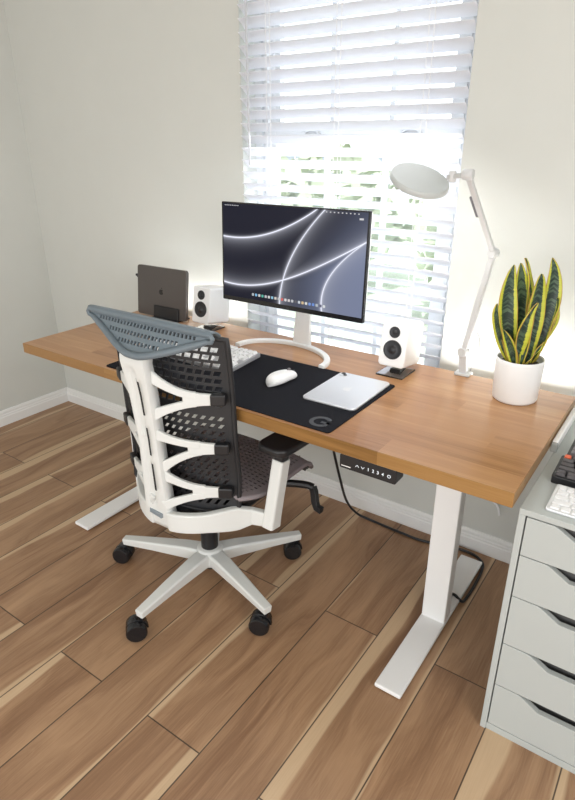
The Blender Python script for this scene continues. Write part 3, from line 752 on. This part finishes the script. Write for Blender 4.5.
# desk lamp
la = thing('desk_lamp', 'white jointed desk lamp with a flat round head, clamped to the desk back', 'lamp', (2.446, -.125, DZ))
def L3(x, y, z): return Vector((x-2.446, y+.125, z-DZ))
J0, J1, J2 = L3(2.438, -.125, .822), L3(2.490, -.122, 1.144), L3(2.463, -.345, 1.372)
b = MB(); b.prism(rrect(.050, .044, .005, 3), .008, T(0, .0, 0)); b.box(-.022, .022, .016, .024, -.06, .006); b.box(-.022, .022, -.02, .02, -.0495, -.0435); b.build('clamp', 'lampw', la, .002)
b = MB(); b.sweep([(0, 0, .006), J0], rrect(.026, .022, .004, 3), up=(0, 1, 0)); b.build('post', 'lampw', la)
def joint(p, r, name='joint', ax=RY(PI/2)): b = MB(); b.lathe([(r*.85, -.014), (r, -.011), (r, .011), (r*.85, .014)], 24, T(*p) @ ax); b.build(name, 'lampw', la, smooth='auto')
ax_elb = RZ(math.radians(-15)) @ RX(PI/2)
joint(J0, .017, ax=ax_elb); joint(J1, .015, ax=ax_elb)
b = MB(); b.sweep([J0, J1], rrect(.019, .020, .004, 3), up=(0, 1, 0)); b.build('lower_arm', 'lampw', la)
b = MB(); b.sweep([J1, J2], rrect(.013, .015, .003, 3), up=(1, 0, 0)); ua = b.build('upper_arm', 'lampw', la)
q0 = J1.lerp(J2, .50)+Vector((-.010, -.003, 0)); q1 = J1.lerp(J2, .74)+Vector((-.010, -.003, 0))
b = MB(); b.sweep([q0, q1], rrect(.006, .010, .001, 2), up=(1, 0, 0)); b.build('marker_strip', mat('strip_grey', (.16, .16, .18), .4), ua)
joint(J2, .014, ax=RY(PI/2))
HC = L3(2.338, -.362, 1.354)
camv = (Vector(cam.location)-(HC+Vector((2.446, -.125, DZ)))).normalized()
right = camv.cross(Vector((0, 0, 1))).normalized()*-1; upv = camv.cross(right)
if upv.z < 0: upv = -upv
aa = math.radians(16); minor = (upv*math.cos(aa)+right*math.sin(aa)).normalized(); nrm = (camv*.42+minor*.907).normalized()
maj = minor.cross(nrm).normalized(); mn2 = nrm.cross(maj)
mt = Matrix.Translation(HC) @ Matrix((maj, mn2, nrm)).transposed().to_4x4()
b = MB(); b.lathe([(.0, -.009), (.077, -.009), (.081, -.006), (.082, 0), (.081, .006), (.078, .009), (0, .009)], 56, mt); b.build('lamp_head', 'lampgrey', la, smooth='auto')
b = MB(); b.lathe([(0, 0), (.070, 0), (.070, -.002), (0, -.002)], 48, mt @ T(0, 0, -.009)); b.build('diffuser', 'diff', la)
hedge = HC+(J2-HC).normalized()*.074
b = MB(); b.sweep([hedge, J2], rrect(.018, .012, .003, 3)); b.build('head_arm', mat('swivel_grey', (.42, .42, .41), .45), la)
joint(J2.lerp(hedge, .75), .010, 'swivel', RZ(.3))
b = MB(); b.tube(spline([L3(2.450, -.118, .905), L3(2.472, -.105, .882), L3(2.480, -.100, .84), L3(2.474, -.102, .79), L3(2.462, -.104, .760), L3(2.462, -.098, .70)], 6), .0016, 6); b.build('cord', mat('cord_grey', (.35, .35, .36), .6), la, smooth=True)

# plant
PC = (2.640, -.231)
pl = thing('snake_plant', 'snake plant with yellow edged dark leaves in a white pot', 'plant', (*PC, DZ))
b = MB(); b.lathe([(.057, 0), (.062, .004), (.064, .010), (.068, .120), (.067, .128), (.065, .130), (.062, .127), (.062, .110), (0, .108)], 56); b.build('pot', 'pot', pl, smooth='auto')
b = MB(); b.lathe([(.061, .100), (.055, .112), (.03, .115), (0, .113)], 32); b.build('soil', 'soil', pl, smooth=True)
def leaf_mat():
    m = mat('variegated_leaf', rough=.38); N = NT(m); b = N.n['Principled BSDF']
    uvn = N.n.new('ShaderNodeUVMap'); sp = N.n.new('ShaderNodeSeparateXYZ'); N.L.new(uvn.outputs[0], sp.inputs[0])
    U, V = sp.outputs[0], sp.outputs[1]
    X, Y, Z = N.xyz()
    e = N.m('ABSOLUTE', N.m('SUBTRACT', N.m('MULTIPLY', U, 2.), 1.))
    wob = N.noise(N.vec(N.m('MULTIPLY', X, 20), N.m('MULTIPLY', Y, 20), N.m('MULTIPLY', Z, 190)), 1, 3)
    band = N.noise(N.vec(N.m('MULTIPLY', X, 18), N.m('MULTIPLY', Y, 18), N.m('ADD', N.m('MULTIPLY', Z, 115), N.m('MULTIPLY', e, 1.6))), 1, 3, .6)
    dark = N.mix(N.ss(band, .42, .60), (.010, .028, .020), (.075, .125, .075))
    dark = N.mix(N.ss(e, .35, .75), dark, N.mix(wob, (.012, .035, .022), (.06, .14, .04)))
    k = N.m('ADD', e, N.m('MULTIPLY', N.m('SUBTRACT', wob, .5), .22))
    col = N.mix(N.ss(k, .60, .68), dark, N.mix(wob, (.42, .50, .035), (.66, .62, .07)))
    col = N.mix(N.ss(e, .93, .99), col, (.50, .30, .06))
    N.L.new(col, b.inputs['Base Color']); return m
LM = leaf_mat()
def leaf(P0, P1, P2, wd, face=0., twist=.2, cup=.35, wpos=.5):
    """base, middle and tip of the midrib; face turns the blade about its length"""
    P0, P1, P2 = Vector(P0), Vector(P1), Vector(P2)
    P0 = P0+(P0-P1)*(.028/max(.05, P1.z-P0.z)); K = 2*P1-.5*(P0+P2)
    b = MB(); nv, nu = 24, 8; V = []; uvl = b.b.loops.layers.uv.new('UVMap')
    for j in range(nv+1):
        v = j/nv
        prof = (.40+.60*math.sin(v/wpos*PI/2)) if v < wpos else math.cos((v-wpos)/(1-wpos)*PI/2)**.8
        hw = max(.0006, wd/2*prof)
        c = (1-v)**2*P0+2*v*(1-v)*K+v*v*P2
        a = math.atan2(-.82, .57)+face+PI/2+twist*(v-.3); sd = Vector((math.cos(a), math.sin(a), 0)); n = Vector((math.cos(a-PI/2), math.sin(a-PI/2), 0))
        V.append([b.b.verts.new(c+sd*hw*(i/nu*2-1)+n*(cup*hw*(i/nu*2-1)**2+.004*math.sin(v*9+wd*90)*(i/nu*2-1))) for i in range(nu+1)])
    for j in range(nv):
        for i in range(nu):
            f = b.b.faces.new([V[j][i], V[j][i+1], V[j+1][i+1], V[j+1][i]])
            for lp_, (a, c) in zip(f.loops, ((i, j), (i+1, j), (i+1, j+1), (i, j+1))): lp_[uvl].uv = (a/nu, c/nv)
    b.build('leaf', LM, pl, solid=.0022, smooth=True)
leaf((-.020, -.020, .129), (-.048, -.039, .277), (-.047, -.039, .397), .052, -.15, .15)
leaf((-.008, .019, .126), (-.025, .007, .279), (-.039, -.003, .397), .052, .05, .1)
leaf((.002, .038, .126), (-.013, .028, .291), (-.033, .013, .409), .050, .75, .2, .5)
leaf((.018, .005, .124), (.016, .000, .273), (.019, .001, .373), .054, .15, .1)
leaf((.029, .034, .131), (.046, .046, .295), (.031, .040, .412), .048, -.2, .1)
leaf((.001, -.036, .124), (-.002, -.044, .222), (.027, -.024, .299), .046, .55, -.4, .7)
leaf((-.022, -.026, .125), (-.057, -.046, .205), (-.072, -.060, .290), .030, -.8, .2, .6)
leaf((.034, .022, .133), (.060, .036, .226), (.063, .044, .304), .032, .9, .2, .5)
leaf((.021, -.022, .120), (.036, -.011, .147), (.054, .001, .186), .014, .6, .1)
leaf((-.007, -.040, .123), (-.020, -.048, .170), (-.046, -.064, .222), .032, -.5, .3, .6)
leaf((.012, -.030, .122), (.016, -.026, .200), (.020, -.020, .262), .022, -.9, .2, .5)

# ================================================================ DRAWER UNIT
AX, AY, AZ = 2.803, -.740, .700; AWd, ADp = .36, .58
un = thing('drawer_unit', 'tall white five-drawer unit standing at the right end of the desk', 'drawer unit', (AX+AWd/2, AY+ADp/2, 0))
ux, uy = AX+AWd/2, AY+ADp/2
b = MB(); t = .015
b.box(-AWd/2, -AWd/2+t, -ADp/2, ADp/2, 0, AZ-.015); b.box(AWd/2-t, AWd/2, -ADp/2, ADp/2, 0, AZ-.015)
b.box(-AWd/2, AWd/2, -ADp/2, ADp/2, AZ-.015, AZ); b.box(-AWd/2+t, AWd/2-t, ADp/2-.01, ADp/2, .0, AZ-.015); b.box(-AWd/2+t, AWd/2-t, -ADp/2+.003, ADp/2-.01, .0, .022)
b.build('carcass', 'cab', un, .0015)
zz = [.683, .578, .458, .308, .168, .026]
for k in range(5):
    z1, z0 = zz[k], zz[k+1]; a = -AWd/2+t+.003; c = AWd/2-t-.002; hx = .097; hz = .030
    poly_ = [(a, z0+.001), (c, z0+.001), (c, z1-.0015), (hx+.006, z1-.0015), (hx-.005, z1-.006), (hx-.045, z1-hz), (-hx+.045, z1-hz), (-hx+.005, z1-.006), (-hx-.006, z1-.0015), (a, z1-.0015)]
    b = MB(); b.prism(poly_, .016, T(0, -ADp/2+.017, 0) @ RX(PI/2)); dr = b.build('drawer', 'cab', un, .0012)
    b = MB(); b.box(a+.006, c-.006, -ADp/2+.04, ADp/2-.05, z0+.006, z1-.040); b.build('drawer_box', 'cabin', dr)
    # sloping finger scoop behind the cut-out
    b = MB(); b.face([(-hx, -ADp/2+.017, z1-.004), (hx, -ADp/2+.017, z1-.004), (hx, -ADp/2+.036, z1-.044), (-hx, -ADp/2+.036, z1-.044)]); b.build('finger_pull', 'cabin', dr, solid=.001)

r60 = [[1]*13+[2], [1.5]+[1]*12+[1.5], [1.75]+[1]*11+[2.25], [2.25]+[1]*10+[2.75], [1.25]*3+[6.25]+[1.25]*4]
keyboard('computer_keyboard', 'slim white keyboard at the front edge of the white drawer unit', (2.990, -.660, AZ), 0, .279, .114, 'silver', r60, 0, 'key', .003, .006, .05)
keyboard('computer_keyboard', 'dark keyboard with one orange-red key, on the drawer unit just behind the white keyboard', (2.982, -.532, AZ), 0, .300, .112, 'black', r60, 0, lambda r, c, n: 'keyred' if (r, c) == (0, 0) else 'keydark', .009, .020, .05)
keyboard('computer_keyboard', 'dark keyboard at the back of the drawer unit, behind the one with the red key', (2.984, -.408, AZ), 0, .290, .112, 'black', r60, 0, lambda r, c, n: 'keygrey', .009, .018, .05)
b_ = thing('metal_bar', 'slim white metal bar with a grey end, lying beside the right edge of the desk', 'metal bar', (2.7945, -.285, AZ))
b = MB(); b.box(-.0008, .014, -.13, .13, 0, .028); b.build('bar', 'white', b_, .003)
b = MB(); b.box(-.0008, .016, -.142, -.130, 0, .026); b.build('end_cap', mat('end_cap_grey', (.32, .34, .33), .5), b_, .003)
